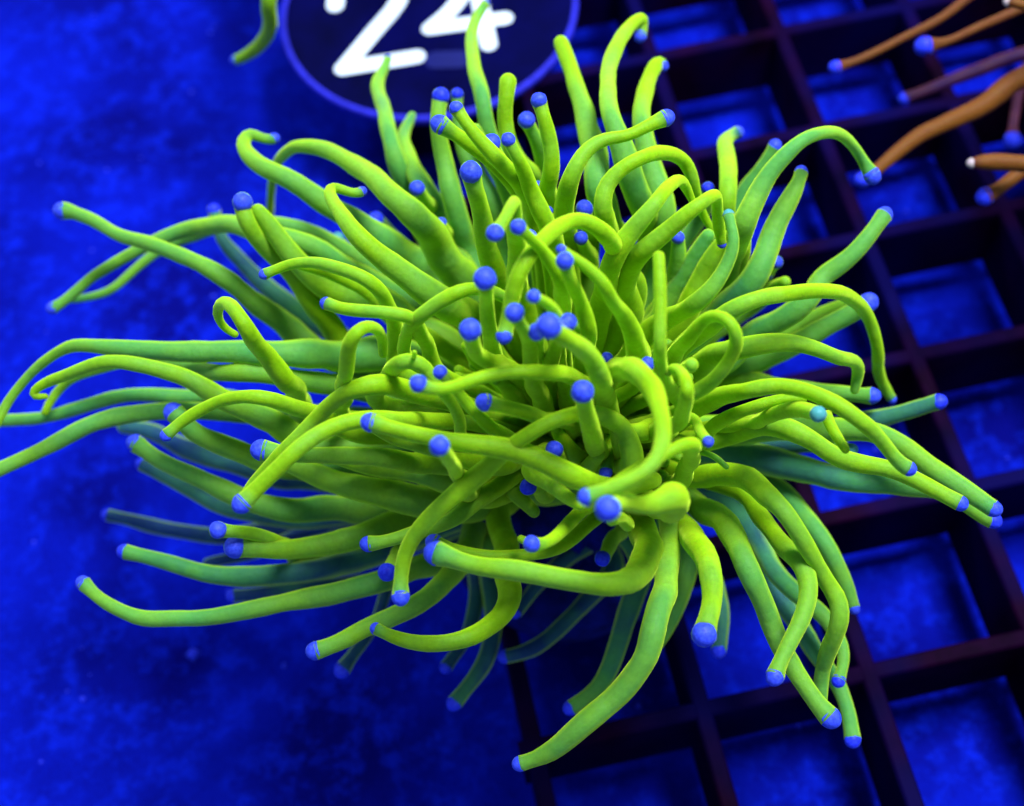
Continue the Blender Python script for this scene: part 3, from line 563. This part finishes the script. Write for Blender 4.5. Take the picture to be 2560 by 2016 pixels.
# --- body: fleshy oral disc on a ribbed skeleton and a plug
def blob(name, c, rx, ry, rz, mat, parent, nz=22, nr=48, amp=.08, ribs=0):
    v = []; f = []; tn = []
    for j in range(nz + 1):
        th = math.pi * j / nz - math.pi / 2
        for k in range(nr):
            a = 2 * math.pi * k / nr
            d = Vector((math.cos(a) * math.cos(th), math.sin(a) * math.cos(th), math.sin(th)))
            s = 1 + amp * noise.noise(d * 2.3) + (0.04 * math.cos(a * ribs) if ribs else 0)
            v.append((c.x + d.x * rx * s, c.y + d.y * ry * s, c.z + d.z * rz * s)); tn.append(0.2)
    for j in range(nz):
        for k in range(nr):
            a = j * nr + k; b = j * nr + (k + 1) % nr; f.append((a, b, b + nr, a + nr))
    return mesh_obj(name, v, f, mat, parent, attr=tn)
blob('oral_disc', CORE + Vector((0, 0, .15)), 1.1, 0.75, 0.4, M_GREEN, coral)
def lathe(name, c, prof, mat, parent, nr=60, ribs=0, amp=.03):
    v = []; f = []
    for (r, z) in prof:
        for k in range(nr):
            a = 2 * math.pi * k / nr
            s = 1 + amp * math.cos(a * ribs) if ribs else 1
            s += amp * .8 * noise.noise(Vector((math.cos(a) * 2, math.sin(a) * 2, z * 2)))
            v.append((c.x + r * s * math.cos(a), c.y + r * s * math.sin(a), z))
    for j in range(len(prof) - 1):
        for k in range(nr):
            a = j * nr + k; b = j * nr + (k + 1) % nr; f.append((a, b, b + nr, a + nr))
    f.append(tuple(range(nr - 1, -1, -1))); f.append(tuple((len(prof) - 1) * nr + k for k in range(nr)))
    return mesh_obj(name, v, f, mat, parent, smooth=True)
lathe('skeleton', CORE, [(0.55, 0.35), (0.6, 0.6), (0.7, 1.0), (0.85, 1.4), (1.0, 1.75), (0.9, 1.95), (0.5, 1.9)], M_SKEL, coral, 120, 30, .05)
lathe('frag_plug', CORE, [(0.42, -0.9), (0.42, 0.0), (1.1, 0.01), (1.15, 0.08), (1.12, 0.3), (0.9, 0.38), (0.3, 0.4)], M_SKEL, coral, 60)
# ---------------------------------------------------------------- neighbouring corals, mostly outside the frame
orange = empty('torch_coral')
tag(orange, 'orange brown torch coral with blue knobbed tips reaching in at the upper right', 'coral')
OC = at_z(2900, 130, 1.2)[0]
def O(path, w, z, cap, t=.2, tip='d', face=0):
    T(path, w, z, cap, t=t, mat=M_ORANGE, parent=orange, core=OC, tip=tip, face=face)
O('Q 2300,-260 2100,-140 1900,-50 1700,90 1500,200 1300,300 1170,350 1120,362', (60, 55, 50, 46, 44, 42, 42, 42), (2.2, 2.0), 68, t=.3)
O('Q 2300,-30 2135,40 2000,95 1880,150 1750,215 1650,240 1590,250', (60, 50, 46, 44, 44, 46, 50), (2.3, 2.2), 96, t=.3)
O('Q 2300,230 2135,290 1900,372 1750,425 1600,492 1490,528', (80, 74, 70, 64, 56, 48), (1.3, 1.1), 62, t=.95)
O('Q 2300,320 2135,420 2000,505 1850,592 1700,668 1560,742 1420,845 1330,925 1265,965', (120, 116, 110, 102, 92, 84, 74, 62, 60), (2.1, 2.0), 78, t=0)
O('Q 2400,900 2250,880 2135,868 2000,862 1900,866 1850,872', (100, 96, 92, 90, 86, 60), (2.4, 2.4), 52, t=0, tip='p')
O('Q 2400,780 2250,850 2135,910 2050,970 1960,1035 1915,1055', (90, 84, 80, 76, 70, 66), (2.1, 2.0), 90, t=.05)
O('Q 2200,300 2110,450 2085,600 2072,700 2074,760', (60, 56, 52, 48, 50), (1.0, 0.9), 84, t=.9)
O('Q 2300,60 2200,40 2100,20 2045,8', (60, 56, 52, 48), (3.0, 3.0), 50, t=0, tip='p')
O('Q 2500,200 2400,120 2280,120', (80, 76, 50), (3.0, 3.2), 60, t=0)
O('Q 2500,500 2400,480 2300,560 2250,640', (80, 76, 60, 50), (3.0, 2.6), 60, t=.1)
lathe('skeleton', OC, [(0.5, 0.03), (0.6, 0.5), (0.8, 1.0), (0.9, 1.3), (0.4, 1.35)], M_SKEL, orange, 100, 26, .05)
other = empty('torch_coral')
tag(other, 'neighbouring green coral with one curved tentacle hanging in beside the number disc', 'coral')
GC = at_z(700, -420, 1.0)[0]
T('B 420,-560 370,-400 350,-250 347,-120 352,0 352,100 330,185 270,252 200,296 170,302', (110, 100, 90, 84, 78, 74, 70, 62, 52, 46), (2.2, 2.6, 1.4), 44, t=(0, .15, .1), mat=M_GREEN, parent=other, core=GC)
T('B 480,-600 520,-500 600,-420', (110, 90, 60), (2.2, 3), 60, t=.1, parent=other, core=GC)
T('B 300,-620 200,-560 60,-600', (110, 90, 60), (2.2, 3), 60, t=.1, parent=other, core=GC)
lathe('skeleton', GC, [(0.5, SAND_Z - .1), (0.6, 0.0), (0.8, 0.6), (0.9, 1.1), (0.4, 1.2)], M_SKEL, other, 100, 26, .05)
# ---------------------------------------------------------------- number disc
DZ = 0.12
ring = [(694, 46), (724, 132), (770, 195), (830, 240), (900, 275), (1000, 300), (1080, 300), (1160, 287), (1250, 250), (1330, 190), (1400, 115), (1450, 23)]
P2 = [at_z(x, y, DZ)[0] for x, y in ring]
def fit_circle(P):                            # algebraic least squares
    m = Matrix(((0,) * 3,) * 3); b = Vector((0, 0, 0))
    for p in P:
        r = Vector((p.x, p.y, 1)); q = p.x * p.x + p.y * p.y
        for i in range(3):
            b[i] += r[i] * q
            for j in range(3): m[i][j] += r[i] * r[j]
    s = m.inverted() @ b; cx, cy = s.x / 2, s.y / 2
    return cx, cy, math.sqrt(s.z + cx * cx + cy * cy)
dcx, dcy, dr = fit_circle(P2)
print('DISC', dcx, dcy, dr, 'err', [round(math.hypot(p.x - dcx, p.y - dcy) - dr, 2) for p in P2])
disc = empty('number_disc'); DC = Vector((dcx, dcy, 0))
tag(disc, 'round dark blue disc numbered 24 with a violet rim', 'sign')
def ring_obj(name, prof, mat, nr=96):
    v = []; f = []; n = len(prof)
    for k in range(nr):
        a = 2 * math.pi * k / nr
        for r, z in prof: v.append((dcx + r * math.cos(a), dcy + r * math.sin(a), z))
    for k in range(nr):
        for j in range(n):
            a = k * n + j; b = k * n + (j + 1) % n; c = ((k + 1) % nr) * n + j; d = ((k + 1) % nr) * n + (j + 1) % n
            f.append((a, c, d, b))
    return mesh_obj(name, v, f, mat, disc)
TH = 0.058
ring_obj('rim', [(dr - TH, 0.012), (dr, 0.012), (dr + .01, DZ - .03), (dr - .015, DZ), (dr - TH + .015, DZ), (dr - TH, DZ - .03)], M_RIM)
v = [(dcx, dcy, DZ - .03)]; f = []
for k in range(96):
    a = 2 * math.pi * k / 96; v.append((dcx + (dr - TH * .9) * math.cos(a), dcy + (dr - TH * .9) * math.sin(a), DZ - .03))
for k in range(96): f.append((0, k + 1, (k + 1) % 96 + 1))
mesh_obj('face', v, f, M_DISC, disc)
def stroke(paths, w, name, z=DZ - .02, mat=M_WHITE):
    """flat printed strokes with round ends, laid on the face of the disc"""
    v = []; f = []
    for path in paths:
        P = [at_z(x, y, z)[0] for x, y in path]
        P = catmull(P, lambda b, c: 6) if len(P) > 2 else P
        zz = z + 0.0015 * (len(f) > 0) * (1 + paths.index(path))
        L = len(P); b0 = len(v)
        for i in range(L):
            t = (P[min(i + 1, L - 1)] - P[max(i - 1, 0)]); t.z = 0; t.normalize(); s = Vector((-t.y, t.x, 0)) * w / 2
            v.append((P[i].x + s.x, P[i].y + s.y, zz)); v.append((P[i].x - s.x, P[i].y - s.y, zz))
        for i in range(L - 1): f.append((b0 + 2 * i, b0 + 2 * i + 2, b0 + 2 * i + 3, b0 + 2 * i + 1))
        for e, (i, dd) in enumerate(((0, -1), (L - 1, 1))):
            t = (P[min(i + 1, L - 1)] - P[max(i - 1, 0)]); t.z = 0; t.normalize(); t *= dd; s = Vector((-t.y, t.x, 0))
            c0 = len(v); v.append((P[i].x, P[i].y, zz + .0004))
            for q in range(13):
                a = math.pi * q / 12 - math.pi / 2
                v.append((P[i].x + (t.x * math.cos(a) + s.x * math.sin(a)) * w / 2, P[i].y + (t.y * math.cos(a) + s.y * math.sin(a)) * w / 2, zz + .0004))
            for q in range(12): f.append((c0, c0 + q + 1, c0 + q + 2))
    return mesh_obj(name, v, f, mat, disc, smooth=False)
stroke([[(838, 14), (850, -60), (920, -115), (985, -85), (1000, -20), (985, 20), (930, 85), (858, 172)], [(858, 172), (1042, 142)]], 0.20, 'numeral')
stroke([[(1225, -120), (1140, 10), (1075, 72)], [(1075, 72), (1262, 46)], [(1180, -90), (1222, 112)]], 0.19, 'numeral')
stroke([[(1090, 150), (1150, 148)]], 0.26, 'painted_reflection', z=DZ - .025, mat=M_PATCH)  # window-like reflection on the disc, painted as a flat blue patch
